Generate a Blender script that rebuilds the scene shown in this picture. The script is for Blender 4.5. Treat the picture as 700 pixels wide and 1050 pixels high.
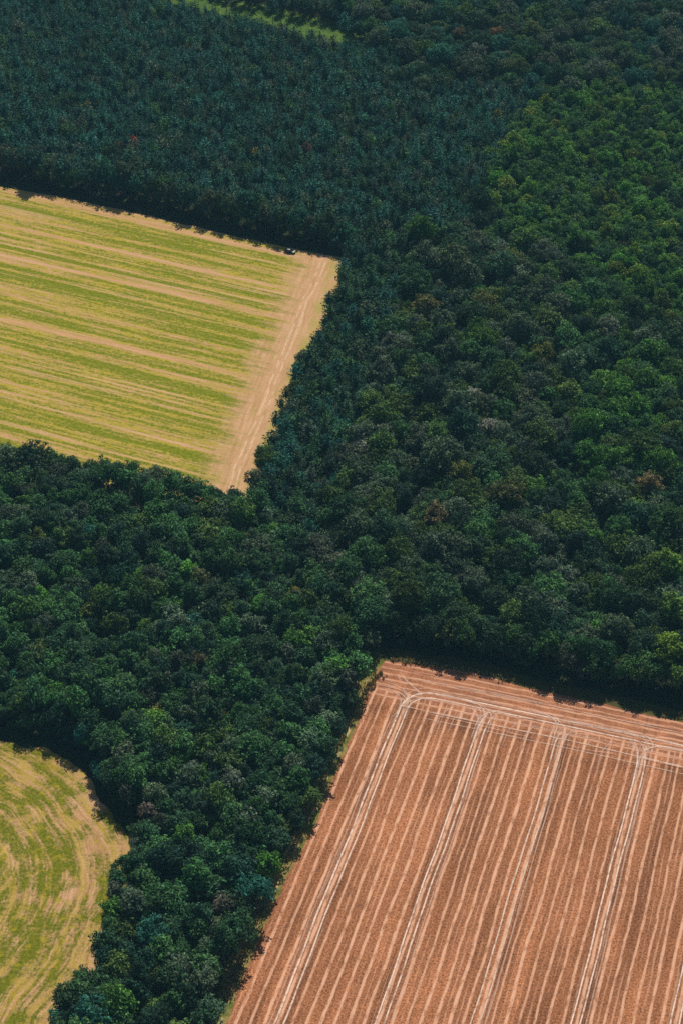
import bpy, math, random
import numpy as np

# ------------------------------------------------------------------ camera, sky, sun, exposure
scene = bpy.context.scene
for o in list(bpy.data.objects):
    bpy.data.objects.remove(o)
COL = scene.collection
R = math.radians
F, PITCH, CAM_H = 1959.0, R(39), 390.0          # focal length in photo pixels, downward pitch, height in metres

cam_data = bpy.data.cameras.new('camera')
cam = bpy.data.objects.new('camera', cam_data)
COL.objects.link(cam)
cam.location = (0, 0, CAM_H)
cam.rotation_euler = (R(90) - PITCH, 0, 0)
cam_data.sensor_fit = 'VERTICAL'
cam_data.sensor_height = 24
cam_data.lens = 24 * F / 1050
cam_data.clip_start = 1
cam_data.clip_end = 20000
scene.camera = cam

SUN_EL, SUN_AZ = R(47), R(13)                  # azimuth from +Y (straight ahead) towards +X
world = bpy.data.worlds.new('World')
scene.world = world
world.use_nodes = True
wn = world.node_tree
wn.nodes.clear()
w_out = wn.nodes.new('ShaderNodeOutputWorld')
w_bg = wn.nodes.new('ShaderNodeBackground')
w_sky = wn.nodes.new('ShaderNodeTexSky')
w_sky.sky_type = 'NISHITA'
w_sky.sun_disc = False
w_sky.sun_elevation = SUN_EL
w_sky.sun_rotation = SUN_AZ
w_bg.inputs['Strength'].default_value = 0.055
wn.links.new(w_sky.outputs[0], w_bg.inputs[0])
wn.links.new(w_bg.outputs[0], w_out.inputs[0])

sun_data = bpy.data.lights.new('sun', 'SUN')
sun_data.energy = 4.9
sun_data.angle = R(0.5)
sun_data.color = (1.0, 0.92, 0.80)
sun = bpy.data.objects.new('sun', sun_data)
COL.objects.link(sun)
sun.rotation_euler = (R(90) - SUN_EL, 0, math.pi - SUN_AZ)
sun.location = (0, 300, 600)

scene.view_settings.view_transform = 'Standard'
scene.view_settings.look = 'None'
scene.view_settings.exposure = 0.0
scene.view_settings.gamma = 1.0
scene.render.engine = 'CYCLES'
scene.cycles.max_bounces = 5
scene.cycles.diffuse_bounces = 2
scene.cycles.glossy_bounces = 1
scene.cycles.transmission_bounces = 2
scene.cycles.volume_bounces = 0
scene.cycles.transparent_max_bounces = 8
scene.cycles.use_denoising = False
scene.cycles.sample_clamp_indirect = 4

rnd = random.Random(11)
rng = np.random.default_rng(11)


# ------------------------------------------------------------------ survey: photo pixel <-> ground
def G(px, py, z=0.0):
    u, v = (px - 350) / F, (py - 525) / F
    dy, dz = math.cos(PITCH) - v * math.sin(PITCH), -math.sin(PITCH) - v * math.cos(PITCH)
    t = (CAM_H - z) / -dz
    return np.array([u * t, dy * t])


def pix(x, y, z=0.0):
    dz = z - CAM_H
    depth = y * math.cos(PITCH) - dz * math.sin(PITCH)
    up = y * math.sin(PITCH) + dz * math.cos(PITCH)
    return 350 + F * x / depth, 525 - F * up / depth, F / depth


def world_poly(pts):
    return np.array([G(*p) for p in pts])


def sdist(P, poly):
    """signed distance of points to a polygon, positive inside"""
    P = np.atleast_2d(P).astype(float)
    a, b = poly, np.roll(poly, -1, 0)
    best = np.full(len(P), 1e18)
    inside = np.zeros(len(P), bool)
    for p, q in zip(a, b):
        e = q - p
        t = np.clip(((P - p) @ e) / max(e @ e, 1e-12), 0, 1)
        best = np.minimum(best, ((P - p - t[:, None] * e) ** 2).sum(1))
        if p[1] != q[1]:
            c = (p[1] > P[:, 1]) != (q[1] > P[:, 1])
            xi = (q[0] - p[0]) * (P[:, 1] - p[1]) / (q[1] - p[1]) + p[0]
            inside ^= c & (P[:, 0] < xi)
    d = np.sqrt(best)
    return np.where(inside, d, -d)


# what is seen of the three fields (photo pixels) and, larger, the ground they cover
F1V = [(-400, 118), (0, 197), (60, 207), (150, 226), (250, 250), (350, 270), (338, 300), (318, 340), (300, 375), (285, 410), (270, 450),
       (250, 503), (240, 501), (200, 492), (180, 484), (150, 476), (120, 475), (90, 468), (60, 462), (30, 460), (0, 451), (-400, 376)]
F1G = [(-400, 100), (0, 180), (60, 191), (150, 209), (250, 234), (358, 259), (346, 300), (327, 340), (309, 375), (293, 410), (279, 450),
       (258, 503), (250, 514), (238, 518), (200, 512), (150, 500), (90, 492), (30, 485), (0, 478), (-400, 400)]
F2V = [(398, 680), (440, 687), (480, 692), (520, 703), (545, 711), (600, 722), (640, 732), (700, 744), (1000, 806), (1200, 1400), (92, 1400),
       (232, 1050), (245, 1012), (262, 970), (280, 930), (300, 890), (320, 850), (338, 804), (352, 775), (367, 740), (380, 712)]
F2G = [(391, 663), (440, 670), (500, 681), (545, 691), (600, 703), (640, 711), (700, 723), (1000, 785), (1200, 1400), (92, 1400),
       (232, 1050), (245, 1012), (262, 970), (280, 930), (300, 890), (320, 850), (338, 804), (352, 775), (367, 740), (380, 700)]
F3V = [(-300, 690), (0, 765), (20, 771), (45, 774), (65, 784), (80, 796), (92, 811), (97, 824), (110, 838), (120, 853), (133, 867), (128, 876),
       (118, 885), (108, 903), (97, 922), (93, 945), (90, 962), (98, 976), (88, 990), (75, 1000), (62, 1010), (50, 1033), (44, 1050), (0, 1150), (-300, 1200)]
F3G = [(-300, 668), (0, 748), (25, 754), (50, 760), (72, 772), (90, 788), (103, 806), (110, 820), (122, 836), (133, 852), (142, 866), (141, 884),
       (130, 905), (115, 928), (109, 950), (113, 975), (103, 995), (85, 1015), (70, 1037), (60, 1060), (10, 1180), (-300, 1250)]
CLV = [(150, -18), (206, -8), (266, 5), (336, 21), (380, 35), (372, 43), (336, 34), (261, 16), (196, 2), (140, -11)]   # overgrown ride in the far pines
VERGES = [[(393, 681), (378, 700), (358, 738), (350, 765), (343, 768), (351, 735), (368, 700), (380, 682)],
          [(282, 908), (268, 925), (250, 965), (236, 1015), (229, 1030), (221, 1026), (238, 975), (256, 930), (270, 903)]]
F1S = [(x, y - 4) for x, y in F1V[:6]] + F1G[6:]  # sheets stop near the sunlit line; darker ground colour beyond deepens the shade
F2S = [(392, 676)] + [(x, y - 4) for x, y in F2V[1:9]] + F2G[8:]
F3S = [(x, y - 5) for x, y in F3V[:6]] + [(x + 3, y - 3) for x, y in F3V[6:10]] + F3G[11:]
F1s, F2s, F3s = world_poly(F1S), world_poly(F2S), world_poly(F3S)
F1g, F2g, F3g = world_poly(F1G), world_poly(F2G), world_poly(F3G)


# ------------------------------------------------------------------ node helpers
class NT:
    def __init__(self, name):
        self.m = bpy.data.materials.new(name)
        self.m.use_nodes = True
        self.t = self.m.node_tree
        self.t.nodes.clear()

    def n(self, typ, **kw):
        x = self.t.nodes.new(typ)
        for k, v in kw.items():
            setattr(x, k, v)
        return x

    def put(self, sock, v):
        if hasattr(v, 'is_output') or isinstance(v, bpy.types.NodeSocket):
            self.t.links.new(v, sock)
        elif v is not None:
            sock.default_value = v

    def math(self, op, a, b=None, c=None, clamp=False):
        x = self.n('ShaderNodeMath', operation=op, use_clamp=clamp)
        self.put(x.inputs[0], a)
        self.put(x.inputs[1], b)
        self.put(x.inputs[2], c)
        return x.outputs[0]

    def attr(self, name, typ='GEOMETRY'):
        return self.n('ShaderNodeAttribute', attribute_name=name, attribute_type=typ)

    def noise(self, vec, scale, detail=4, rough=.55, dim='3D'):
        x = self.n('ShaderNodeTexNoise', noise_dimensions=dim)
        self.put(x.inputs['Vector'], vec)
        x.inputs['Scale'].default_value = scale
        x.inputs['Detail'].default_value = detail
        x.inputs['Roughness'].default_value = rough
        return x.outputs['Fac']

    def xyz(self, a, b, c=0.0):
        x = self.n('ShaderNodeCombineXYZ')
        for s, v in zip(x.inputs, (a, b, c)):
            self.put(s, v)
        return x.outputs[0]

    def step(self, v, lo, hi, a=0.0, b=1.0):
        x = self.n('ShaderNodeMapRange', interpolation_type='SMOOTHSTEP')
        for i, q in enumerate((v, lo, hi, a, b)):
            self.put(x.inputs[i], q)
        return x.outputs[0]

    def lin(self, v, lo, hi, a=0.0, b=1.0):
        x = self.n('ShaderNodeMapRange')
        for i, q in enumerate((v, lo, hi, a, b)):
            self.put(x.inputs[i], q)
        return x.outputs[0]

    def mix(self, f, a, b, mode='MIX'):
        x = self.n('ShaderNodeMix', data_type='RGBA', blend_type=mode)
        self.put(x.inputs[0], f)
        for s, v in ((x.inputs[6], a), (x.inputs[7], b)):
            self.put(s, (*v, 1) if isinstance(v, tuple) and len(v) == 3 else v)
        return x.outputs[2]

    def scale(self, col, f):
        x = self.n('ShaderNodeVectorMath', operation='SCALE')
        self.put(x.inputs[0], col)
        self.put(x.inputs['Scale'], f)
        return x.outputs[0]

    def bump(self, h, dist, strength=1.0):
        x = self.n('ShaderNodeBump')
        x.inputs['Strength'].default_value = strength
        x.inputs['Distance'].default_value = dist
        self.put(x.inputs['Height'], h)
        return x.outputs[0]

    def surface(self, col, rough=.9, spec=.1, normal=None):
        b = self.n('ShaderNodeBsdfPrincipled')
        self.put(b.inputs['Base Color'], (*col, 1) if isinstance(col, tuple) and len(col) == 3 else col)
        self.put(b.inputs['Roughness'], rough)
        b.inputs['Specular IOR Level'].default_value = spec
        if normal is not None:
            self.put(b.inputs['Normal'], normal)
        return b.outputs[0]

    def out(self, shader):
        o = self.n('ShaderNodeOutputMaterial')
        self.put(o.inputs[0], shader)
        return self.m


def foliage_material(name, lo, hi, trans=.22):
    """tint comes from the tree (object property or instance attribute), each leaf spray varies a little"""
    t = NT(name)
    tint = t.attr('tint', 'INSTANCER').outputs['Color']
    geo = t.n('ShaderNodeNewGeometry')
    ri = geo.outputs['Random Per Island']
    col = t.scale(tint, t.math('MULTIPLY_ADD', t.math('POWER', ri, 2.2), hi - lo, lo))
    warm = t.step(t.math('FRACT', t.math('MULTIPLY', ri, 37.7)), .55, 1.0, 0, .8)      # some sprays are yellower
    col = t.mix(warm, col, t.mix(1.0, col, (1.3, 1.18, .72), 'MULTIPLY'))
    s = t.surface(col, .75, .08)
    tr = t.n('ShaderNodeBsdfTranslucent')
    t.put(tr.inputs[0], t.mix(.5, col, t.mix(1.0, col, (1.5, 1.25, .5), 'MULTIPLY')))
    mx = t.n('ShaderNodeMixShader')
    mx.inputs[0].default_value = trans
    t.put(mx.inputs[1], s)
    t.put(mx.inputs[2], tr.outputs[0])
    return t.out(mx.outputs[0])


LEAF = foliage_material('leaves', .6, 2.6, .22)
NEEDLE = foliage_material('needles', .7, 2.4, .15)


def bark_material():
    t = NT('bark')
    tc = t.n('ShaderNodeTexCoord').outputs['Object']
    c = t.mix(t.noise(tc, 3.0), (.05, .038, .028), (.16, .125, .095))
    return t.out(t.surface(c, .95, .1))


BARK = bark_material()


def plain_material(name, col, rough=.6, spec=.3, var=.25, scale=4.0):
    t = NT(name)
    tc = t.n('ShaderNodeTexCoord').outputs['Object']
    c = t.scale(t.mix(0.0, col, col), t.lin(t.noise(tc, scale), .25, .75, 1 - var, 1 + var))
    return t.out(t.surface(c, rough, spec))


def ground_material():
    t = NT('forest_floor')
    p = t.n('ShaderNodeNewGeometry').outputs['Position']
    a = t.noise(p, .25, 6, .65)
    b = t.noise(p, 2.2, 4, .7)
    c = t.mix(t.step(a, .4, .62), (.030, .030, .018), (.024, .042, .018))
    c = t.scale(c, t.lin(b, .3, .7, .6, 1.4))
    return t.out(t.surface(c, .95, .05, t.bump(b, .25)))


def verge_material():
    t = NT('rough_grass')
    p = t.n('ShaderNodeNewGeometry').outputs['Position']
    d = t.attr('sd').outputs['Fac']                                   # metres outside the ploughland
    wob = t.math('MULTIPLY', t.math('SUBTRACT', t.noise(p, .3, 3), .5), .9)
    q = t.math('ADD', d, wob)
    b = t.noise(p, 1.6, 5, .7)
    c = t.mix(t.step(t.noise(p, .22, 4), .38, .62), (.12, .14, .028), (.30, .23, .075))
    c = t.scale(c, t.lin(b, .3, .7, .65, 1.35))
    rut = t.math('MAXIMUM', t.step(t.math('ABSOLUTE', t.math('ADD', q, 1.5)), .55, .2), t.step(t.math('ABSOLUTE', t.math('ADD', q, 3.4)), .5, .2))
    rut = t.math('MULTIPLY', rut, t.step(t.noise(p, .16, 5, .7), .44, .60))
    rut = t.math('MULTIPLY', rut, t.step(t.attr('row_w').outputs['Fac'], 6, 14, 0, .8))
    c = t.mix(rut, c, (.62, .45, .24))
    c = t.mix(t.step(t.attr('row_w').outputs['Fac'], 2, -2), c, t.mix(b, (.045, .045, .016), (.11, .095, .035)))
    return t.out(t.surface(c, .95, .05, t.bump(b, .3)))


def stubble_material():
    """harvested grain: pale straw lines between brown stubble, headland lines along the far edge"""
    t = NT('brown_stubble')
    p = t.n('ShaderNodeNewGeometry').outputs['Position']
    x = t.attr('row_x').outputs['Fac']
    w = t.attr('row_w').outputs['Fac']
    wob = t.math('SUBTRACT', t.noise(t.xyz(t.math('MULTIPLY', x, .13), t.math('MULTIPLY', w, .035)), 1.0, 3, .6), .5)
    xw = t.math('MULTIPLY_ADD', wob, 1.9, x)
    ww = t.math('MULTIPLY_ADD', wob, 1.6, w)

    def rows(coord, along, half, pitch, phase):
        k = t.math('ADD', t.math('DIVIDE', coord, pitch), phase)
        ix = t.math('FLOOR', k)
        d = t.math('MULTIPLY', t.math('ABSOLUTE', t.math('SUBTRACT', t.math('SUBTRACT', k, ix), .5)), pitch)
        wn_ = t.n('ShaderNodeTexWhiteNoise', noise_dimensions='1D')
        t.put(wn_.inputs['W'], ix)
        r = wn_.outputs['Value']
        hw = t.math('MULTIPLY_ADD', r, .14, half)
        line = t.step(d, t.math('MULTIPLY', hw, 1.45), t.math('MULTIPLY', hw, .5))
        brk = t.noise(t.xyz(t.math('MULTIPLY', coord, .9), t.math('MULTIPLY', along, .25)), 1.0, 4, .65)
        line = t.math('MULTIPLY', line, t.step(brk, .3, .55, .12, 1))
        return line, t.math('MULTIPLY', line, t.lin(r, 0, 1, .8, 1)), r

    _, lb, rb = rows(xw, w, .30, 3.3, .02)
    _, lh, rh = rows(ww, x, .26, 2.3, .3)
    _, l2, _r2 = rows(xw, w, .15, 1.65, .52)
    lb = t.math('MAXIMUM', lb, t.math('MULTIPLY', l2, t.math('MULTIPLY', t.step(t.noise(t.xyz(t.math('MULTIPLY', x, .3), t.math('MULTIPLY', w, .03)), 1.0, 4, .6), .42, .6), .5)))
    head = t.step(t.math('MULTIPLY_ADD', t.math('SUBTRACT', t.noise(p, .12, 3), .5), 5.0, w), 17, 13.5)
    body_in = t.step(t.math('MULTIPLY_ADD', t.math('SUBTRACT', t.noise(p, .3, 3), .5), 4.0, w), 10, 13)
    line = t.math('MAXIMUM', t.math('MULTIPLY', lb, body_in), t.math('MULTIPLY', t.math('MULTIPLY', lh, head), .75))
    shade_row = t.mix(head, t.xyz(rb, rb, rb), t.xyz(rh, rh, rh))
    # wide bands along the drilling direction and soft patches
    band = t.noise(t.xyz(t.math('MULTIPLY', x, .22), t.math('MULTIPLY', w, .012)), 1.0, 3, .6)
    patch = t.noise(p, .045, 4, .6)
    grain = t.noise(p, 2.0, 3, .8)
    clod = t.noise(t.xyz(t.math('MULTIPLY', x, 1.3), t.math('MULTIPLY', w, .35)), 1.0, 4, .7)
    base = t.mix(t.lin(grain, .36, .64), (.142, .054, .024), (.535, .224, .106))
    f = t.math('MULTIPLY', t.lin(band, .3, .7, .68, 1.28), t.lin(patch, .3, .7, .78, 1.2))
    f = t.math('MULTIPLY', f, t.lin(clod, .25, .75, .78, 1.22))
    f = t.math('MULTIPLY', f, t.lin(t.n('ShaderNodeSeparateColor').outputs[0] if False else rb, 0, 1, .9, 1.08))
    pair = t.math('MULTIPLY', t.math('ABSOLUTE', t.math('SUBTRACT', t.math('FRACT', t.math('ADD', t.math('DIVIDE', t.math('SUBTRACT', x, 11.5), 23.1), .5)), .5)), 23.1)
    ruts = t.math('MULTIPLY', t.step(t.math('ABSOLUTE', t.math('SUBTRACT', pair, 1.55)), .5, .2), t.step(t.noise(t.xyz(x, t.math('MULTIPLY', w, .1)), .6, 4, .7), .42, .56))
    f = t.math('MULTIPLY', f, t.math('MULTIPLY_ADD', ruts, -.42, 1))
    f = t.math('MULTIPLY', f, t.math('MULTIPLY_ADD', t.step(pair, 3.2, 2.2), -.08, 1))
    dark_band = t.math('MULTIPLY', t.step(w, 15.5, 19), t.step(w, 27, 20))
    dark_band = t.math('MULTIPLY', dark_band, t.step(t.noise(p, .1, 3), .38, .6))
    f = t.math('MULTIPLY', f, t.math('MULTIPLY_ADD', dark_band, -.32, 1))
    f = t.math('MULTIPLY', f, t.math('MULTIPLY_ADD', t.math('MULTIPLY', head, t.step(t.noise(t.xyz(t.math('MULTIPLY', x, .05), t.math('MULTIPLY', w, .45)), 1.0, 5, .7), .47, .58)), -.48, 1))
    base = t.scale(base, f)
    base = t.mix(t.math('MULTIPLY', head, .3), base, (.55, .235, .135))
    straw = t.mix(grain, (.61, .315, .185), (.83, .51, .355))
    c = t.mix(t.math('MULTIPLY', line, .95), base, straw)
    h = t.math('ADD', grain, t.math('MULTIPLY', line, .5))
    return t.out(t.surface(c, .95, .05, t.bump(h, .12, .8)))


def track_material():
    t = NT('crushed_straw')
    p = t.n('ShaderNodeNewGeometry').outputs['Position']
    e = t.attr('edge').outputs['Fac']
    k = t.attr('strength').outputs['Fac']
    g = t.noise(p, 2.6, 3, .7)
    c = t.mix(g, (.70, .48, .37), (.88, .71, .60))
    s = t.surface(c, .95, .05)
    tr = t.n('ShaderNodeBsdfTransparent')
    a = t.step(t.math('MULTIPLY_ADD', t.math('SUBTRACT', t.noise(p, .9, 4, .7), .5), 1.1, e), 1.0, .45)
    a = t.math('MULTIPLY', t.math('MULTIPLY', a, k), t.step(t.noise(p, .35, 5, .7), .34, .54, .3, 1))
    m = t.n('ShaderNodeMixShader')
    t.put(m.inputs[0], a)
    t.put(m.inputs[1], tr.outputs[0])
    t.put(m.inputs[2], s)
    return t.out(m.outputs[0])


def striped_material():
    """cut meadow: green regrowth and pale straw in long stripes, a bare margin on two sides"""
    t = NT('striped_meadow')
    p = t.n('ShaderNodeNewGeometry').outputs['Position']
    x = t.attr('row_x').outputs['Fac']                               # across the stripes
    w = t.attr('row_w').outputs['Fac']                               # along the stripes
    r = t.attr('side').outputs['Fac']                                # metres from the bare side
    lo = t.attr('sd').outputs['Fac']
    n1 = t.noise(t.xyz(t.math('MULTIPLY', x, .15), t.math('MULTIPLY', w, .0035)), 1.0, 2, .5)
    n2 = t.noise(t.xyz(t.math('MULTIPLY', x, .50), t.math('MULTIPLY', w, .009)), 1.0, 3, .6)
    n3 = t.noise(t.xyz(t.math('MULTIPLY', x, .95), t.math('MULTIPLY', w, .055)), 1.0, 6, .75)
    n4 = t.noise(p, .9, 5, .75)
    mixv = t.math('ADD', t.math('MULTIPLY', n1, 1.25), t.math('MULTIPLY', n2, .8))
    mixv = t.math('ADD', mixv, t.math('MULTIPLY', n3, .75))
    mixv = t.math('ADD', mixv, t.math('MULTIPLY', n4, .55))           # centre about 1.47
    rr = t.math('ADD', r, t.math('MULTIPLY', t.math('SUBTRACT', t.noise(t.xyz(t.math('MULTIPLY', x, .3), t.math('MULTIPLY', w, .05)), 1.0, 6, .75), .5), 40))
    bare = t.step(rr, 24, 12)
    edge = t.step(t.math('ADD', lo, t.math('MULTIPLY', t.math('SUBTRACT', n4, .5), 6)), 7.5, 4)
    mixv = t.math('ADD', mixv, t.math('MULTIPLY', edge, .15))
    mixv = t.math('ADD', mixv, t.math('MULTIPLY', t.math('SUBTRACT', t.noise(t.xyz(t.math('MULTIPLY', x, .9), t.math('MULTIPLY', w, .35)), 1.0, 5, .75), .5), .7))
    straw_f = t.step(mixv, 1.53, 1.95)
    green = t.mix(t.lin(n4, .3, .7), (.085, .140, .004), (.27, .26, .016))
    straw = t.mix(t.lin(n3, .3, .7), (.42, .25, .095), (.60, .36, .19))
    yellow = (.43, .35, .028)
    c = t.mix(straw_f, green, straw)
    turn = t.math('MULTIPLY', t.step(straw_f, .05, .4), t.step(straw_f, .95, .55))            # yellow where green gives way to straw
    c = t.mix(t.math('MULTIPLY', turn, t.step(t.noise(t.xyz(t.math('MULTIPLY', x, .5), t.math('MULTIPLY', w, .05)), 1.0, 4, .65), .4, .62, .15, .8)), c, yellow)
    c = t.mix(t.math('MULTIPLY', t.step(n2, .56, .70), .75), c, (.58, .36, .21))
    barec = t.mix(t.lin(t.noise(t.xyz(t.math('MULTIPLY', r, .7), t.math('MULTIPLY', x, .06)), 1.0, 5, .7), .3, .7), (.42, .245, .11), (.63, .39, .225))
    c = t.mix(bare, c, barec)
    wheel = t.math('ABSOLUTE', t.math('SUBTRACT', t.math('ABSOLUTE', t.math('SUBTRACT', t.math('MULTIPLY_ADD', t.math('SUBTRACT', t.noise(p, .05, 3), .5), 4.0, r), 9.5)), .95))
    c = t.mix(t.math('MULTIPLY', t.step(wheel, .5, .15), t.step(t.noise(p, .2, 4, .65), .4, .55, 0, .6)), c, (.74, .52, .36))
    far = t.step(t.math('MULTIPLY_ADD', t.math('SUBTRACT', n4, .5), 3.0, r), 6.5, 4.0)       # green again by the pines
    c = t.mix(t.math('MULTIPLY', t.math('MULTIPLY', bare, t.step(t.noise(t.xyz(t.math('MULTIPLY', r, .25), t.math('MULTIPLY', x, .05)), 1.0, 5, .7), .54, .66)), .5), c, (.33, .29, .04))
    c = t.mix(t.math('MULTIPLY', far, t.step(t.noise(p, .11, 3), .36, .6, .15, .75)), c, (.36, .32, .07))
    c = t.scale(c, t.lin(t.noise(p, 2.0, 4, .75), .3, .7, .78, 1.2))
    return t.out(t.surface(c, .95, .05, t.bump(n4, .2)))


def mown_material():
    """mown meadow: swaths that follow the curved edge"""
    t = NT('mown_meadow')
    p = t.n('ShaderNodeNewGeometry').outputs['Position']
    d = t.attr('sd').outputs['Fac']
    s = t.attr('row_w').outputs['Fac']
    wob = t.math('SUBTRACT', t.noise(p, .06, 3), .5)
    dd = t.math('MULTIPLY_ADD', wob, 4.0, t.attr('soft').outputs['Fac'])
    n1 = t.noise(t.xyz(t.math('MULTIPLY', dd, .34), t.math('MULTIPLY', s, .014)), 1.0, 2, .5)
    n2 = t.noise(t.xyz(t.math('MULTIPLY', dd, 1.1), t.math('MULTIPLY', s, .05)), 1.0, 4, .65)
    n3 = t.noise(p, .11, 4, .6)
    n4 = t.noise(p, 1.1, 5, .75)
    v = t.math('ADD', t.math('ADD', t.math('MULTIPLY', n1, .65), t.math('MULTIPLY', n2, .8)), t.math('ADD', t.math('MULTIPLY', n3, 1.4), t.math('MULTIPLY', n4, .75)))
    v = t.math('ADD', v, t.step(d, 20, 8, 0, .10))
    across = t.noise(t.xyz(t.math('MULTIPLY', t.attr('row_x').outputs['Fac'], .10), t.math('MULTIPLY', d, .55)), 1.0, 4, .65)
    v = t.math('ADD', v, t.math('MULTIPLY', t.math('SUBTRACT', across, .5), .7))
    green = t.mix(t.lin(n4, .3, .7), (.055, .095, .005), (.24, .22, .016))
    straw = t.mix(t.lin(n2, .3, .7), (.36, .195, .075), (.62, .375, .215))
    f_ = t.step(v, 1.70, 2.10)
    c = t.mix(f_, green, straw)
    c = t.mix(t.math('MULTIPLY', t.math('MULTIPLY', t.step(n1, .5, .56), t.step(n1, .66, .6)), t.step(n3, .42, .58, .05, .5)), c, (.40, .32, .018))
    c = t.mix(t.math('MULTIPLY', t.step(t.noise(p, .4, 4, .65), .54, .66), .6), c, (.40, .31, .022))
    # pale wheel lines that cross the swaths further in
    k = t.math('DIVIDE', t.math('MULTIPLY_ADD', wob, 4.0, t.attr('row_x').outputs['Fac']), 5.2)
    fr = t.math('ABSOLUTE', t.math('SUBTRACT', t.math('FRACT', k), .5))
    ln = t.math('MULTIPLY', t.step(fr, .12, .05), t.step(d, 24, 32))
    ln = t.math('MULTIPLY', ln, t.step(n3, .4, .6))
    c = t.mix(t.math('MULTIPLY', ln, .55), c, (.62, .44, .12))
    c = t.scale(c, t.lin(t.noise(p, 2.0, 4, .75), .3, .7, .75, 1.22))
    return t.out(t.surface(c, .95, .05, t.bump(n4, .25)))


# ------------------------------------------------------------------ setting: ground, verge, fields
def structure(name, me, mat):
    o = bpy.data.objects.new(name, me)
    COL.objects.link(o)
    me.materials.append(mat)
    o['kind'] = 'structure'
    return o


def value_noise(P, cell, seed):
    g = np.random.default_rng(seed).random((64, 64))
    q = P / cell
    i = np.floor(q).astype(int)
    f = q - i
    f = f * f * (3 - 2 * f)
    a = lambda dx, dy: g[(i[:, 0] + dx) % 64, (i[:, 1] + dy) % 64]
    return (a(0, 0) * (1 - f[:, 0]) + a(1, 0) * f[:, 0]) * (1 - f[:, 1]) + (a(0, 1) * (1 - f[:, 0]) + a(1, 1) * f[:, 0]) * f[:, 1]


def sheet(name, poly, z, mat, attrs, step=1.6, grow=0.0, ragged=0.5, seed=1):
    """a field as a grid cut to its (slightly ragged) outline; attrs(P, sd) gives per-vertex coordinates"""
    lo, hi = poly.min(0) - grow - 3, poly.max(0) + grow + 3
    nx, ny = int((hi[0] - lo[0]) / step) + 2, int((hi[1] - lo[1]) / step) + 2
    X, Y = np.meshgrid(lo[0] + np.arange(nx) * step, lo[1] + np.arange(ny) * step, indexing='ij')
    P = np.stack([X.ravel(), Y.ravel()], 1)
    sd = sdist(P, poly) + grow
    cut = sd + ragged * (value_noise(P, 2.3, seed) + .6 * value_noise(P, 5.7, seed + 1) - .8)
    A = attrs(P, sd - grow)
    keys = list(A)
    D = np.column_stack([P, cut] + [A[k] for k in keys])
    verts, faces, vid, eid = [], [], {}, {}

    def v_of(i):
        if i not in vid:
            vid[i] = len(verts)
            verts.append(D[i])
        return vid[i]

    def e_of(i, j):
        k = (i, j) if i < j else (j, i)
        if k not in eid:
            a, b = D[k[0]], D[k[1]]
            f = a[2] / (a[2] - b[2])
            eid[k] = len(verts)
            verts.append(a + (b - a) * f)
        return eid[k]

    for i in range(nx - 1):
        for j in range(ny - 1):
            q = (i * ny + j, (i + 1) * ny + j, (i + 1) * ny + j + 1, i * ny + j + 1)
            ins = [D[k, 2] > 0 for k in q]
            if all(ins):
                faces.append([v_of(k) for k in q])
            elif any(ins):
                loop = []
                for a in range(4):
                    b = (a + 1) % 4
                    if ins[a]:
                        loop.append(v_of(q[a]))
                    if ins[a] != ins[b]:
                        loop.append(e_of(q[a], q[b]))
                if len(loop) >= 3:
                    faces.append(loop)
    V = np.array(verts)
    me = bpy.data.meshes.new(name)
    me.from_pydata([(a, b, z) for a, b in V[:, :2]], [], faces)
    for n, k in enumerate(keys):
        at = me.attributes.new(k, 'FLOAT', 'POINT')
        at.data.foreach_set('value', V[:, 3 + n].astype(np.float32))
    return structure(name, me, mat)


def along(az):
    return np.array([math.sin(az), math.cos(az)])


# ground: one sheet to far beyond the frame
me = bpy.data.meshes.new('ground')
S = 3000
me.from_pydata([(-S, -S, 0), (S, -S, 0), (S, S, 0), (-S, S, 0)], [], [(0, 1, 2, 3)])
structure('ground', me, ground_material())

# ploughland frame: x from its long side, w from its far edge, both in metres
AX = np.array([math.cos(R(17)), -math.sin(R(17))])
AW = np.array([-math.sin(R(17)), -math.cos(R(17))])
W0 = G(550, 710) @ AW


def field_xy(x, w):
    return AX * (x - 109) + AW * (w + W0)


def f2_attrs(P, sd):
    return {'row_x': P @ AX + 109, 'row_w': P @ AW - W0, 'sd': sd}


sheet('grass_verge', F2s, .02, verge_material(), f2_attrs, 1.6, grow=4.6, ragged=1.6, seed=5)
stubble = sheet('stubble_field', F2s, .04, stubble_material(), f2_attrs, 1.6, ragged=.9, seed=7)

d1 = along(R(112.2))
n1_ = np.array([d1[1], -d1[0]])
side_a, side_b = G(358, 262), G(262, 512)
side_d = (side_b - side_a) / np.linalg.norm(side_b - side_a)
side_n = np.array([side_d[1], -side_d[0]])


def f1_attrs(P, sd):
    r = (P - side_a) @ side_n
    if ((G(100, 340) - side_a) @ side_n) < 0:
        r = -r
    return {'row_x': P @ n1_, 'row_w': P @ d1, 'side': r, 'sd': sd}


sheet('striped_field', F1s, .04, striped_material(), f1_attrs, 1.6, grow=1.0, ragged=1.2, seed=9)
def chaikin(P, n):
    for _ in range(n):
        P = np.concatenate([[P[0]], np.stack([.75 * P[:-1] + .25 * P[1:], .25 * P[:-1] + .75 * P[1:]], 1).reshape(-1, 2), [P[-1]]])
    return P


f3_edge = chaikin(F3s[[0, 1, 4, 7, 9, 11, 13, 15, 17, 18]], 3)


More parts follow.
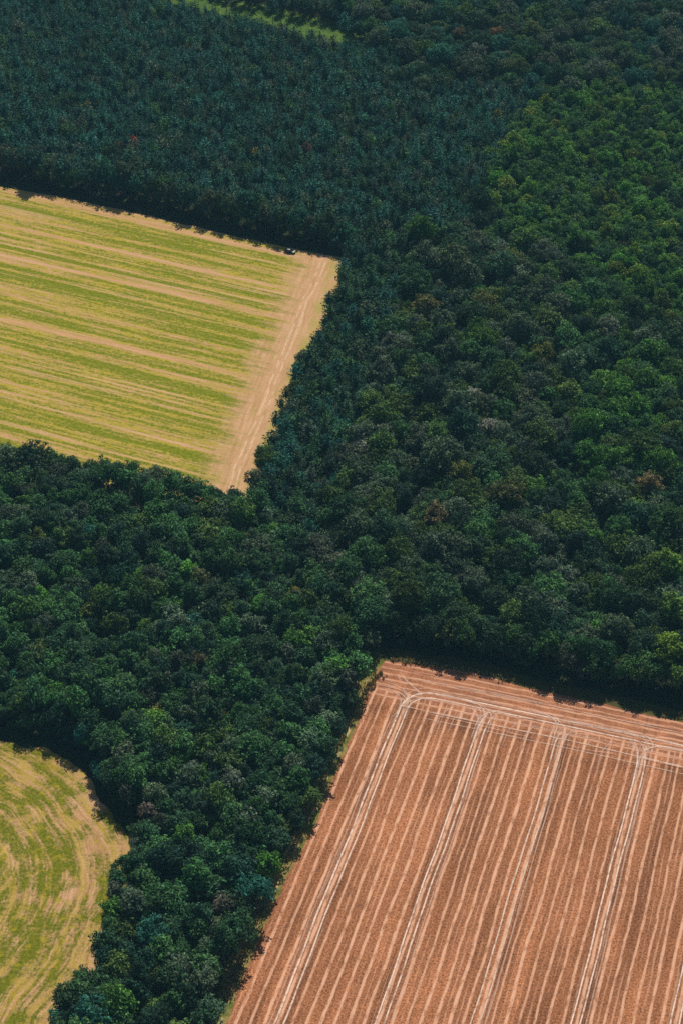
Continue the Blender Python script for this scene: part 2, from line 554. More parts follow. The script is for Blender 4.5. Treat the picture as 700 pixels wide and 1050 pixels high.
def f3_attrs(P, sd):
    """soft distance to the smoothed edge, so that the swaths bend round without a kink"""
    mid = np.concatenate([f3_edge[:-1] + (f3_edge[1:] - f3_edge[:-1]) * f for f in (0, .33, .66)])
    d = np.linalg.norm(P[:, None] - mid[None], axis=2)
    k = np.exp(-(d - d.min(1, keepdims=True)) / 9.0)
    soft = (d * k).sum(1) / k.sum(1)
    ang = np.arctan2(P[:, 1] - 330, P[:, 0] + 130)
    return {'row_w': ang * 70, 'sd': sd, 'soft': soft, 'row_x': P @ AX}


sheet('mown_field', F3s, .04, mown_material(), f3_attrs, 1.2, grow=.6, ragged=1.4, seed=13)
CLg = world_poly([(x, y + dy) for (x, y), dy in zip(CLV, [0] * 5 + [16] * 5)])


def ride_material():
    t = NT('ride_grass')
    p = t.n('ShaderNodeNewGeometry').outputs['Position']
    c = t.mix(t.step(t.noise(p, .3, 5, .7), .35, .65), (.035, .085, .014), (.095, .165, .022))
    return t.out(t.surface(c, .9, .1, t.bump(t.noise(p, .8, 4), .6)))


sheet('forest_ride', CLg, .02, ride_material(), lambda P, sd: {'sd': sd}, 2.0, grow=1.0, ragged=2.0, seed=17)


# thin blue air between the camera and the woods
def haze():
    B, T = 3200, CAM_H + 40
    me = bpy.data.meshes.new('haze')
    me.from_pydata([(x, y, z) for z in (-1, T) for y in (-B, B) for x in (-B, B)], [],
                   [(0, 2, 3, 1), (4, 5, 7, 6), (0, 1, 5, 4), (2, 6, 7, 3), (0, 4, 6, 2), (1, 3, 7, 5)])
    m = bpy.data.materials.new('haze')
    m.use_nodes = True
    nt = m.node_tree
    nt.nodes.clear()
    v = nt.nodes.new('ShaderNodeVolumePrincipled')
    v.inputs['Color'].default_value = (.30, .74, 1.0, 1)
    v.inputs['Density'].default_value = .00006
    nt.links.new(v.outputs[0], nt.nodes.new('ShaderNodeOutputMaterial').inputs['Volume'])
    me.materials.append(m)
    o = bpy.data.objects.new('haze', me)
    COL.objects.link(o)
    o['kind'] = 'stuff'


haze()


# wheel tracks on the ploughland, pressed straw 2 cm above it
def tracks():
    V, Fc, E, K = [], [], [], []

    def strip(pts, width, k, fade=3):
        pts = np.array(pts, float)
        dense = [pts[0]]
        for a, b in zip(pts[:-1], pts[1:]):
            m = max(1, int(np.linalg.norm(b - a) / 2.0))
            dense += [a + (b - a) * (i / m) for i in range(1, m + 1)]
        pts = np.array(dense)
        wv = np.array([field_xy(*q) for q in pts])
        wig = np.array([math.sin(q[1] * .11 + q[0] * .05) * .16 + math.sin(q[1] * .31) * .06 for q in pts])
        tan = np.gradient(wv, axis=0)
        tan /= np.linalg.norm(tan, axis=1)[:, None]
        nor = np.stack([tan[:, 1], -tan[:, 0]], 1)
        b0 = len(V)
        z = .06 + .003 * len(strip.used)
        strip.used.append(1)
        for i, c in enumerate(wv):
            kk = k * min(1, (i + .3) / fade, (len(wv) - 1 - i + .3) / fade)
            for s_ in (-1, 0, 1):
                q = c + nor[i] * (wig[i] + s_ * width)
                V.append((q[0], q[1], z))
                E.append(abs(s_))
                K.append(kk)
            if i:
                a = b0 + 3 * (i - 1)
                Fc.append((a, a + 1, a + 4, a + 3))
                Fc.append((a + 1, a + 2, a + 5, a + 4))
    strip.used = []

    def arc(cx, cw, r, a0, a1, n=9):
        return [(cx + r * math.cos(R(a0 + (a1 - a0) * i / n)), cw + r * math.sin(R(a0 + (a1 - a0) * i / n))) for i in range(n + 1)]

    # outermost pair: up the long side, round the corner, along the far headland
    for off, k, wd in ((-1.05, 1.0, .42), (1.05, .95, .34)):
        r = 7.5 - off
        strip([(11.5 + off, 150)] + arc(19, 17.5, r, 180, 270) + [(240, 10.0 + off)], wd * .8, k)
    strip([(11.5 - 2.3, 150), (11.5 - 2.4, 22), (12.2, 13), (17, 8.2), (60, 7.6)], .22, .4)
    # the other pairs, opening out where they meet the headland
    for n, (x0, bend) in enumerate(((34.9, 1), (57.2, 1), (80.6, -1), (103.8, 1), (127, -1), (150, 1), (173, -1))):
        for off, k in ((-1.05, 1.0), (1.05, .95)):
            e = x0 + off
            strip([(e, 175), (e, 60), (e, 19), (e + .4 * bend, 15), (e + 1.5 * bend, 12.2), (e + 4.5 * bend, 10.2)], .27, k * (1 if n != 1 else .85))
        strip([(x0 + 2.6, 150), (x0 + 2.2, 60), (x0 + 1.7, 24)], .2, .45)
        strip([(x0 - 1.1, 19), (x0 - 2.0, 14.5), (x0 - 4.6, 11.0)], .26, .55)
    # lighter combine passes
    strip([(9, 4.6), (60, 4.2), (240, 4.8)], .26, .5)
    strip([(16, 17.2), (60, 16.6), (110, 17.4), (240, 17)], .26, .6)
    strip([(17, 19.9), (70, 19.6), (130, 20.1), (240, 19.8)], .22, .45)
    strip([(20, 14.3), (70, 13.8), (130, 14.4)], .2, .35)
    strip([(6.2, 3), (9, 6), (13.5, 9.4), (17, 13)], .28, .7)
    strip([(4.5, 2.4), (7.5, 6.6), (11, 10.5)], .22, .5)
    for x0, x1 in ((24, 21), (28, 25), (44, 40.5), (49, 45.5), (66, 62), (71, 67)):
        strip([(x0 - 2, 26), (x0 - 1.6, 18), (x0, 14), (x0 + 3.5, 11)], .2, .4)
    for x0 in (12, 34.9, 57.2, 80.6, 103.8, 127, 150):
        for _ in range(6):
            r = rnd.uniform(3, 8)
            s_ = rnd.choice((-1, 1))
            e = x0 + rnd.uniform(-2.2, 2.2)
            wt = rnd.uniform(7.5, 12.5)
            strip([(e, wt + r + rnd.uniform(2, 12)), (e, wt + r)] + [(e + s_ * r * (1 - math.cos(R(q))), wt + r - r * math.sin(R(q))) for q in range(15, 91, 15)] + [(e + s_ * (r + rnd.uniform(1, 12)), wt + rnd.uniform(-.5, .5))],
                  rnd.uniform(.16, .26), rnd.uniform(.25, .6))
    for _ in range(14):
        a, l, y0 = rnd.uniform(4, 150), rnd.uniform(8, 40), rnd.uniform(2, 20)
        strip([(a, y0), (a + l * .5, y0 + rnd.uniform(-.6, .6)), (a + l, y0 + rnd.uniform(-1.2, 1.2))], rnd.uniform(.16, .3), rnd.uniform(.2, .5))
    me = bpy.data.meshes.new('wheel_tracks')
    me.from_pydata(V, [], Fc)
    for n, d in (('edge', E), ('strength', K)):
        me.attributes.new(n, 'FLOAT', 'POINT').data.foreach_set('value', np.array(d, np.float32))
    o = structure('wheel_tracks', me, track_material())
    o.parent = stubble


tracks()


# ------------------------------------------------------------------ tree shapes
def sprays(r_, P, N, size, aspect=.62):
    """leaf sprays: one folded diamond of leaves at each point, facing roughly along N"""
    n = len(P)
    N = N / np.linalg.norm(N, axis=1)[:, None]
    a = np.cross(N, r_.normal(size=(n, 3)))
    a /= np.linalg.norm(a, axis=1)[:, None]
    b = np.cross(N, a)
    s = size * r_.uniform(.65, 1.35, (n, 1))
    V = np.stack([P - a * s * .5, P + b * s * .5 * aspect - N * s * .10, P + a * s * .5, P - b * s * .5 * aspect - N * s * .10], 1).reshape(-1, 3)
    Fc = np.arange(4 * n).reshape(n, 4)
    return V, Fc


def dirs(r_, n, up=.25):
    d = r_.normal(size=(n, 3))
    d[:, 2] += up
    return d / np.linalg.norm(d, axis=1)[:, None]


def tube(path, radii, sides=6):
    V, Fc = [], []
    for i, (p, r) in enumerate(zip(path, radii)):
        for k in range(sides):
            a = 2 * math.pi * k / sides
            V.append((p[0] + r * math.cos(a), p[1] + r * math.sin(a), p[2]))
        if i:
            for k in range(sides):
                b = (i - 1) * sides
                Fc.append((b + k, b + (k + 1) % sides, b + sides + (k + 1) % sides, b + sides + k))
    return V, Fc


def join(parts):
    V, Fc, off = [], [], 0
    for v, f in parts:
        V += [tuple(map(float, q)) for q in v]
        Fc += [tuple(int(i) + off for i in q) for q in f]
        off = len(V)
    return V, Fc


def trunk_shape(r_, h, r0, limbs, spread):
    parts = []
    top = h * .82
    path = [(0, 0, -.3), (0, 0, .3)] + [(r_.normal() * .12 * k, r_.normal() * .12 * k, .3 + (top - .3) * k / 5) for k in range(1, 6)]
    parts.append(tube(path, [r0 * 1.35, r0] + [r0 * (1 - .82 * k / 5) for k in range(1, 6)], 7))
    for k in range(limbs):
        z = h * (.34 + .4 * k / max(1, limbs))
        a = k * 2.4 + r_.uniform(0, .8)
        L = spread * r_.uniform(.6, .95)
        c, s = math.cos(a), math.sin(a)
        parts.append(tube([(0, 0, z), (c * L * .45, s * L * .45, z + L * .3), (c * L, s * L, z + L * .75)], [r0 * .42, r0 * .26, r0 * .08], 5))
    return join(parts)


def broadleaf_crown(seed, h, rad, base, lobes, lobe_r, n_leaf, size, flat=1.0):
    r_ = np.random.default_rng(seed)
    cz, hz = (h + base) / 2, (h - base) / 2
    P, N = [], []
    lean = r_.normal(size=2) * rad * .08
    golden = math.pi * (3 - math.sqrt(5))
    bulge = [(r_.uniform(0, 6.28), r_.uniform(.72, 1.25)) for _ in range(5)]
    for k in range(lobes):
        t = (k + r_.uniform(0, 1)) / lobes
        zz = 1 - 1.5 * t                                    # from the top to below the equator
        rr = math.sqrt(max(0, 1 - abs(zz) ** 2.4))
        a = k * golden + r_.normal() * .5
        rr *= min(bulge, key=lambda q: abs(math.sin((a - q[0]) / 2)))[1]
        lr = lobe_r * r_.uniform(.55, 1.4)
        q = r_.uniform(.55, 1.05)
        c = np.array([math.cos(a) * rr * (rad - lr * .6) * q * 1.08, math.sin(a) * rr * (rad - lr * .6) * q * 1.08, cz + zz * (hz - lr * .5) * q * flat + r_.normal() * .25])
        c[:2] += lean * (1 + zz)
        m = int(n_leaf * (lr / lobe_r) ** 2)
        d = dirs(r_, m, .3)
        P.append(c + d * lr * r_.uniform(.55, 1.08, (m, 1)) * np.array([1, 1, .8]))
        N.append(d + r_.normal(size=(m, 3)) * .45 + np.array([0, 0, .35]))
    m = lobes * 5                                           # inner leaves
    d = dirs(r_, m, 0)
    P.append(np.array([0, 0, cz]) + d * np.array([rad, rad, hz]) * r_.uniform(.2, .72, (m, 1)))
    N.append(d + r_.normal(size=(m, 3)) * .5)
    a = sprays(r_, np.concatenate(P[:-1]), np.concatenate(N[:-1]), size)
    b = sprays(r_, P[-1], N[-1], size * 1.6)
    return join([a, b])


def pine_crown(seed, h, rad, base, tiers):
    r_ = np.random.default_rng(seed)
    P, N, A = [], [], []
    for k in range(tiers):
        t = k / (tiers - 1)
        z = base + (h - .5 - base) * t
        L = rad * (1 - t ** 1.7) ** .62 * r_.uniform(.85, 1.12) + .25
        nb = max(5, int(9 - 3 * t))
        a0 = r_.uniform(0, 6.28)
        for j in range(nb):
            a = a0 + j * 6.283 / nb + r_.normal() * .15
            LL = L * r_.uniform(.72, 1.18)
            m = max(2, int(LL * 2.2))
            for i in range(m):
                f = (i + .8) / m
                rr = LL * f
                up = LL * (.30 * f - .10 + .28 * f * f)
                P.append((math.cos(a) * rr + r_.normal() * .09, math.sin(a) * rr + r_.normal() * .09, z + up + r_.normal() * .08))
                N.append((math.cos(a) * .5 + r_.normal() * .5, math.sin(a) * .5 + r_.normal() * .5, .9 + r_.normal() * .3))
    a = sprays(r_, np.array(P), np.array(N), .92, .55)
    # upright candle sprays at the leader
    Q = np.array([[r_.normal() * .08, r_.normal() * .08, h - .55 + .55 * i / 7] for i in range(8)])
    b = sprays(r_, Q, r_.normal(size=(8, 3)) * np.array([1, 1, .25]), .45, .5)
    m = 45
    d = dirs(r_, m, 0)
    C = np.array([0, 0, base + (h - base) * .36]) + d * np.array([rad * .5, rad * .5, (h - base) * .36]) * r_.uniform(.2, 1, (m, 1))
    c = sprays(r_, C, d + r_.normal(size=(m, 3)) * .5, 1.0)
    return join([a, b, c])


def mesh(name, vf, mat):
    me = bpy.data.meshes.new(name)
    me.from_pydata(vf[0], [], vf[1])
    me.materials.append(mat)
    return me


def both(name, crown, trunk, lm):
    nc = len(crown[1])
    v, f = join([crown, trunk])
    me = bpy.data.meshes.new(name)
    me.from_pydata(v, [], f)
    me.materials.append(lm)
    me.materials.append(BARK)
    me.polygons.foreach_set('material_index', np.array([0] * nc + [1] * (len(f) - nc), np.int32))
    return me


class Kind:
    """one kind of tree: variants of crown and trunk, shared by all its trees"""
    def __init__(self, name, shapes, lm, rad, h):
        self.name, self.rad, self.h = name, rad, h
        self.crowns, self.trunks = [], []
        self.coll = bpy.data.collections.new(name + '_shapes')
        for i, (c, t) in enumerate(shapes):
            self.crowns.append(mesh('crown', c, lm))
            self.trunks.append(mesh('trunk', t, BARK))
            self.coll.objects.link(bpy.data.objects.new('%s_shape_%d' % (name, i), both(name, c, t, lm)))


def shape_set(n, f):
    return [f(i, np.random.default_rng(900 + i)) for i in range(n)]


PINE = Kind('pine_tree', shape_set(6, lambda i, r: (pine_crown(100 + i, 10.6 + r.uniform(-.6, .6), 2.35 + r.uniform(-.25, .25), 4.2, 8), trunk_shape(r, 10.5, .14, 0, 1))), NEEDLE, 2.35, 10.6)
OAK = Kind('oak_tree', shape_set(9, lambda i, r: (broadleaf_crown(200 + i, 16.0 + r.uniform(-1, 1), 5.6 + r.uniform(-.5, .5), 4.2, 74, 1.5, 30, .84), trunk_shape(r, 15, .38, 6, 5.5))), LEAF, 5.6, 16)
BROAD = Kind('broadleaf_tree', shape_set(9, lambda i, r: (broadleaf_crown(300 + i, 13.0 + r.uniform(-1, 1), 3.7 + r.uniform(-.4, .4), 3.2, 42, 1.2, 27, .74), trunk_shape(r, 12, .22, 5, 3.6))), LEAF, 3.7, 13)
SHRUB = Kind('shrub', shape_set(4, lambda i, r: (broadleaf_crown(400 + i, 2.9 + r.uniform(-.4, .4), 1.55, .1, 14, .72, 36, .42), trunk_shape(r, 2.4, .06, 4, 1.2))), LEAF, 1.55, 2.9)

# ------------------------------------------------------------------ where the trees stand
PINE_R = [(-1000, -400), (335, -400), (345, 0), (372, 38), (378, 46), (430, 75), (500, 78), (545, 92), (540, 115), (520, 135), (505, 175), (500, 215), (472, 232), (430, 250),
          (418, 300), (400, 340), (386, 400), (372, 450), (348, 510), (326, 552), (290, 545), (262, 520), (250, 505), (300, 375), (350, 268), (-1000, 0)]
BRIGHT_R = [(545, 92), (620, 84), (700, 86), (1500, 90), (1500, 330), (760, 350), (690, 330), (640, 300), (600, 268), (560, 262), (520, 238), (500, 215), (505, 175), (520, 135), (540, 115)]
LOW_R = [(-1000, 250), (-100, 440), (0, 455), (60, 465), (150, 480), (250, 505), (262, 520), (290, 545), (326, 552), (345, 600), (375, 650), (392, 690), (372, 720), (240, 1060), (80, 1500), (-1000, 1500)]
FAR_R = [(335, -400), (345, 0), (372, 38), (378, 46), (430, 75), (500, 78), (545, 92), (620, 84), (700, 86), (1500, 90), (1500, -400)]
polys = {k: np.array(v, float) for k, v in (('pine', PINE_R), ('bright', BRIGHT_R), ('low', LOW_R), ('far', FAR_R))}
seen = [np.array(v, float) for v in (F1V, F2V, F3V, CLV, *VERGES)]
seen_g = [world_poly(v) for v in (F1V, F2V, F3V)]


def mixc(a, b, t):
    return tuple(a[i] + (b[i] - a[i]) * t for i in range(3))


# leaf colours; the word is what a label calls them
HUES = {
    'blue-green': (.019, .080, .064), 'dark green': (.026, .064, .033), 'mid green': (.034, .090, .033), 'bright green': (.048, .125, .024),
    'olive': (.048, .092, .026), 'grey-green': (.054, .086, .058), 'yellow-green': (.082, .138, .024), 'black-green': (.014, .038, .026),
}


def pick(table):
    x = rnd.random() * sum(table.values())
    for k, v in table.items():
        x -= v
        if x <= 0:
            return k
    return k


trees = []                                                   # dicts
cells = {}
CELL = 6.0


def free(x, y, r):
    c0, c1 = int(math.floor(x / CELL)), int(math.floor(y / CELL))
    for i in range(c0 - 2, c0 + 3):
        for j in range(c1 - 2, c1 + 3):
            for (a, b, q) in cells.get((i, j), ()):
                m = (r + q) * .5
                if (x - a) ** 2 + (y - b) ** 2 < m * m:
                    return False
    return True


def add(kind, x, y, sc, hue, tint, space, special=None, zsc=None):
    cells.setdefault((int(math.floor(x / CELL)), int(math.floor(y / CELL))), []).append((x, y, space))
    hs = zsc or sc * rnd.uniform(.82, 1.12)
    q = pix(x, y, kind.h * hs * .62)
    wide = rnd.uniform(.84, 1.2) if kind is not PINE else rnd.uniform(.92, 1.08)
    trees.append(dict(kind=kind, x=x, y=y, s=sc, sx=sc * wide, sy=sc / wide, zs=hs, rot=rnd.uniform(0, 6.283), var=rnd.randrange(len(kind.crowns)), hue=hue, tint=tint,
                      px=q[0], py=q[1], ppm=q[2], special=special))


def special(kind, px, py, sc, hue, tint, label, zsc=None):
    x, y = G(px, py, kind.h * (zsc or sc) * .75)
    tint = tuple(1.25 * c for c in tint) if hue == 'bright' else mixc(tint, (.045, .08, .035), .12 if hue == 'white' else .32)
    add(kind, x, y, sc, hue, tint, kind.rad * sc * 1.35, label, zsc or sc)


# trees the photograph tells apart
special(PINE, 136, 143, .95, 'red', (.26, .055, .035), 'rust-red dying pine, the redder of two in the dense pine forest')
special(PINE, 122, 150, .85, 'red', (.20, .060, .045), 'small brownish-red pine just below the redder dying pine')
special(PINE, 262, 155, 1.0, 'yellow', (.17, .14, .03), 'yellowing pine among dark pines above the striped field')
special(PINE, 315, 150, .9, 'red', (.15, .05, .05), 'dull crimson pine above the corner of the striped field')
special(PINE, 90, 108, .9, 'yellow', (.14, .11, .04), 'straw-tinged pine alone among the blue-green pines')
special(PINE, 192, 48, .9, 'yellow', (.12, .11, .04), 'yellowish pine below the overgrown ride')
special(PINE, 510, 115, 1.1, 'yellow', (.17, .16, .03), 'yellow-green crown standing at the point where pines meet light green trees')
special(OAK, 508, 33, .8, 'orange', (.20, .115, .05), 'orange-brown tree in the far wood beyond the pines')
special(OAK, 470, 32, .7, 'rust', (.12, .085, .05), 'dull rusty tree beside the orange-brown tree in the far wood')
special(OAK, 545, 24, .7, 'yellow', (.12, .125, .04), 'mustard-coloured tree in the far wood beside the orange-brown tree')
special(OAK, 370, 458, .62, 'white', (.34, .36, .32), 'whitish pale tree where the oak wood meets the pine strip')
special(OAK, 486, 406, .66, 'white', (.25, .27, .25), 'silvery pale oak in the middle of the oak wood')
special(OAK, 497, 437, .72, 'white', (.22, .24, .23), 'ash-grey oak just below the silvery pale oak')
special(OAK, 447, 528, .82, 'tan', (.19, .145, .08), 'tan-brown oak with thinning crown in the lower oak wood')
special(OAK, 472, 483, .8, 'yellow', (.125, .145, .035), 'yellow-green oak just above the tan-brown oak')
special(OAK, 518, 505, 1.05, 'olive', (.085, .095, .035), 'broad olive oak beside the tan-brown oak')
special(OAK, 437, 315, .95, 'yellow', (.13, .125, .05), 'ochre-topped oak beside the upper end of the pine strip')
special(OAK, 500, 308, .85, 'yellow', (.115, .13, .035), 'mossy yellow oak in the upper oak wood')
special(OAK, 524, 262, .85, 'yellow', (.105, .135, .03), 'yellow-green oak below the light green young trees')
special(OAK, 467, 262, 1.35, 'grey-green', (.06, .088, .045), 'huge round oak where pine strip, young trees and oak wood meet')
special(OAK, 556, 362, .85, 'yellow', (.115, .13, .025), 'lime-tinged oak in the middle of the oak wood')
special(OAK, 580, 400, .9, 'bright', (.065, .115, .03), 'fresh green oak below the lime-tinged oak')
special(OAK, 666, 496, .8, 'tan', (.20, .15, .08), 'sandy-brown oak near the wood behind the brown field')
special(BROAD, 690, 578, 1.35, 'bright', (.085, .165, .03), 'vivid light green tree at the wood edge, upper of the vivid ones')
special(BROAD, 694, 622, 1.25, 'bright', (.075, .15, .035), 'vivid green tree directly below the upper vivid light green tree')
special(BROAD, 688, 658, 1.3, 'bright', (.10, .18, .025), 'vivid yellow-green tree at the brown field edge, lowest of the vivid ones')
special(BROAD, 695, 690, .9, 'bright', (.07, .14, .03), 'light green tree leaning over the shaded far edge of the brown field', )
special(BROAD, 247, 622, .55, 'red', (.30, .05, .045), 'small crimson tree in the wood below the striped field')
special(BROAD, 226, 732, .5, 'red', (.28, .075, .045), 'small orange-red tree in the wood beside the mown field')
special(BROAD, 252, 550, .55, 'orange', (.42, .20, .10), 'small peach-orange tree below the corner of the striped field')
special(BROAD, 172, 696, .6, 'white', (.30, .36, .32), 'small silvery tree in the middle of the low wood')
special(BROAD, 160, 731, .7, 'yellow', (.19, .20, .03), 'small yellow-green tree below the small silvery tree')
special(BROAD, 303, 606, .7, 'yellow', (.17, .17, .03), 'small lemon-green tree near the neck of the low wood')
special(BROAD, 40, 552, .9, 'yellow', (.10, .15, .03), 'yellow-green tree below the straw edge of the striped field')
special(BROAD, 92, 626, .9, 'yellow', (.11, .14, .03), 'yellow-green tree deep in the wood above the mown field')
special(BROAD, 205, 592, 1.0, 'olive', (.085, .10, .045), 'dusty olive tree in the middle of the low wood')
special(BROAD, 152, 828, .85, 'mauve', (.15, .11, .12), 'mauve-grey tree at the bend of the mown field')
special(BROAD, 228, 930, .85, 'mauve', (.15, .125, .125), 'pale mauve-grey half-bare tree between mown and brown fields')
special(BROAD, 205, 678, .9, 'rust', (.10, .08, .05), 'brownish tree in the middle of the low wood')

def fits(kind, X, Y, SC, slack):
    """trees whose crowns leave the open land in view free and whose feet stand off the fields"""
    h, r = kind.h * SC, kind.rad * SC
    ok = np.ones(len(X), bool)
    ppm = pix(X, Y, 0)[2]
    for dx, z in ((0, 1), (0, .62), (-.8, .6), (.8, .6), (0, .12), (-.6, .85), (.6, .85)):
        qx, qy, _ = pix(X + dx * r, Y, z * h)
        Q = np.stack([qx, qy], 1)
        for s in seen:
            ok &= sdist(Q, s) < slack * ppm
    B = np.stack([X, Y], 1)
    shade = np.array([math.sin(SUN_AZ), math.cos(SUN_AZ)]) / -math.tan(SUN_EL)   # how far a metre of height throws its shadow
    for f, side in ((.97, 0), (.82, -.7), (.82, .7), (.5, -1), (.5, 1)):
        Q = B + shade * (h * f)[:, None] + np.array([shade[1], -shade[0]]) * (r * side)[:, None]
        for k, lim in ((0, 1.2), (1, .8), (2, .5)):
            ok &= sdist(Q, seen_g[k]) < lim
    return ok & (sdist(B, F1g) < -.4) & (sdist(B, F2g) < -2.6) & (sdist(B, F3g) < -.4)


def scatter(n, wanted):
    """try n spots over the land in view and beyond; wanted maps a region to (kind, scales, spacing, hue table, slack)"""
    Y = rng.uniform(215, 1130, n)
    half = (Y * math.cos(PITCH) + CAM_H * math.sin(PITCH)) * (640 / F)
    X = rng.uniform(-1, 1, n) * half
    qx, qy, _ = pix(X, Y, 8)
    J = np.stack([qx + rng.normal(0, 5, n), qy + rng.normal(0, 4, n)], 1)
    reg = np.full(n, 'oak', object)
    for k in ('low', 'far', 'bright', 'pine'):
        reg[sdist(J, polys[k]) > 0] = k
    frame = (qy < 1170) & (qy > -150)
    for name, (kind, (s0, s1), gap, hues, slack) in wanted.items():
        ids = np.flatnonzero(frame & (reg == name))
        SC = rng.uniform(s0, s1, len(ids))
        ok = fits(kind, X[ids], Y[ids], SC, slack)
        for i, sc in zip(ids[ok], SC[ok]):
            x, y, sp = float(X[i]), float(Y[i]), kind.rad * float(sc) * gap
            if not free(x, y, sp):
                continue
            hue = pick(hues(qx[i], qy[i]))
            g = rnd.uniform(.65, 1.4) * (1.08 if kind is PINE else 1.3 if kind is BROAD else 1.15)
            add(kind, x, y, float(sc), hue, tuple(c * g * rnd.uniform(.9, 1.1) for c in HUES[hue]), sp)


def oak_h(px, py):
    d = {'olive': 3.2, 'grey-green': 4, 'dark green': 3.4, 'mid green': 2, 'black-green': 1.6, 'bright green': .3}
    if px > 590 and py < 480:
        d.update({'bright green': 3, 'mid green': 5, 'olive': 1, 'grey-green': 1.2})
    return d


def low_h(px, py):
    return {'dark green': 5, 'mid green': 5, 'blue-green': .3, 'grey-green': 2.0, 'olive': 1.2, 'bright green': .8, 'black-green': 2}


def pine_h(px, py):
    d = {'blue-green': 7, 'dark green': 2, 'grey-green': 1.0, 'mid green': .6, 'black-green': 1}
    if px > 250 and py > 230:
        d = {'dark green': 5, 'blue-green': 3.5, 'mid green': 2, 'grey-green': 1.0, 'black-green': .7}
    return d


def bright_h(px, py):
    return {'bright green': 6, 'mid green': 3.5, 'yellow-green': 1.2, 'dark green': 1.5, 'olive': .5}


def far_h(px, py):
    return {'blue-green': 3, 'grey-green': 3, 'dark green': 3, 'olive': 1.6, 'mid green': 1}

def edge_row(line, n, kinds, hues):
    L = np.array([G(*p) for p in line])
    for _ in range(n):
        k = rnd.randrange(len(L) - 1)
        f = rnd.random()
        e = L[k + 1] - L[k]
        e /= np.linalg.norm(e)
        p = L[k] + (L[k + 1] - L[k]) * f + np.array([-e[1], e[0]]) * rnd.uniform(.5, 6)
        kind, s0, s1, gap = rnd.choice(kinds)
        sc = rnd.uniform(s0, s1)
        if free(p[0], p[1], kind.rad * sc * gap) and fits(kind, p[:1], p[1:], np.array([sc]), 1.0)[0]:
            hue = pick(hues)
            add(kind, float(p[0]), float(p[1]), sc, hue, tuple(c * rnd.uniform(.85, 1.2) for c in HUES[hue]), kind.rad * sc * gap)


edge_row([(-200, 140), (0, 180), (60, 191), (150, 209), (250, 234), (352, 257)], 1500, [(PINE, 1.15, 1.45, .95), (BROAD, .7, 1.1, .8)],
         {'blue-green': 4, 'dark green': 3, 'grey-green': 2, 'mid green': 1})
edge_row([(391, 663), (440, 670), (500, 681), (545, 691), (600, 703), (640, 711), (700, 723), (1000, 785)], 1200, [(OAK, .6, .9, 1.0), (BROAD, .8, 1.2, .9), (BROAD, .6, .9, .9)],
         {'dark green': 3, 'grey-green': 2, 'mid green': 3, 'olive': 1})
scatter(11500, {'oak': (OAK, (.7, 1.05), 1.05, oak_h, .9), 'far': (OAK, (.75, 1.0), 1.2, far_h, 1)})
scatter(38000, {'oak': (OAK, (.5, .85), 1.0, oak_h, .8), 'far': (OAK, (.5, .8), 1.15, far_h, 1), 'low': (BROAD, (.78, 1.15), 1.05, low_h, .8), 'bright': (BROAD, (.7, 1.0), 1.1, bright_h, 1)})
scatter(76000, {'oak': (BROAD, (.55, .9), 1.1, oak_h, .6), 'far': (BROAD, (.55, .9), 1.2, far_h, 1), 'low': (BROAD, (.5, .95), 1.0, low_h, .6), 'bright': (BROAD, (.55, .9), 1.1, bright_h, 1)})

scatter(165000, {'pine': (PINE, (.75, 1.25), 1.25, pine_h, .5)})


# shrubs along the sunny and shaded wood edges
def edge_shrubs(line, n, off, hues, tag, s=(.7, 1.3)):
    L = np.array([G(*p) for p in line])
    seg = np.linalg.norm(np.diff(L, axis=0), axis=1)
    acc = np.concatenate([[0], np.cumsum(seg)])
    for _ in range(n):
        d = rnd.uniform(0, acc[-1])
        k = min(len(seg) - 1, int(np.searchsorted(acc, d)) - 1) if d > 0 else 0
        e = L[k + 1] - L[k]
        e /= np.linalg.norm(e)
        p = L[k] + e * (d - acc[k]) + np.array([-e[1], e[0]]) * rnd.uniform(*off)
        sc = rnd.uniform(*s)
        hue = pick(hues)
        if free(p[0], p[1], .9 * sc):
            add(SHRUB, p[0], p[1], sc, hue, tuple(c * rnd.uniform(.9, 1.2) for c in HUES[hue]), .9 * sc)
            trees[-1]['edge'] = tag


EH = {'mid green': 4, 'grey-green': 3, 'olive': 2, 'dark green': 3, 'blue-green': 2}
edge_shrubs([(0, 180), (60, 191), (150, 209), (250, 234), (352, 258)], 90, (.3, 3.0), EH, 'along the shaded pine edge above the striped field')
edge_shrubs([(391, 663), (440, 670), (500, 681), (545, 691), (600, 703), (640, 711), (700, 723)], 80, (2.5, 5.5), EH, 'along the oak wood edge behind the brown field')
edge_shrubs([(380, 700), (367, 740), (352, 775), (338, 804), (320, 850), (300, 890)], 34, (-5.5, -3.4), EH, 'on the grass verge beside the brown field', (.5, 1.0))
edge_shrubs([(0, 748), (25, 754), (50, 760), (72, 772), (90, 788), (110, 820), (133, 852)], 30, (1.8, 3.5), EH, 'along the bend of the mown field', (.6, 1.2))

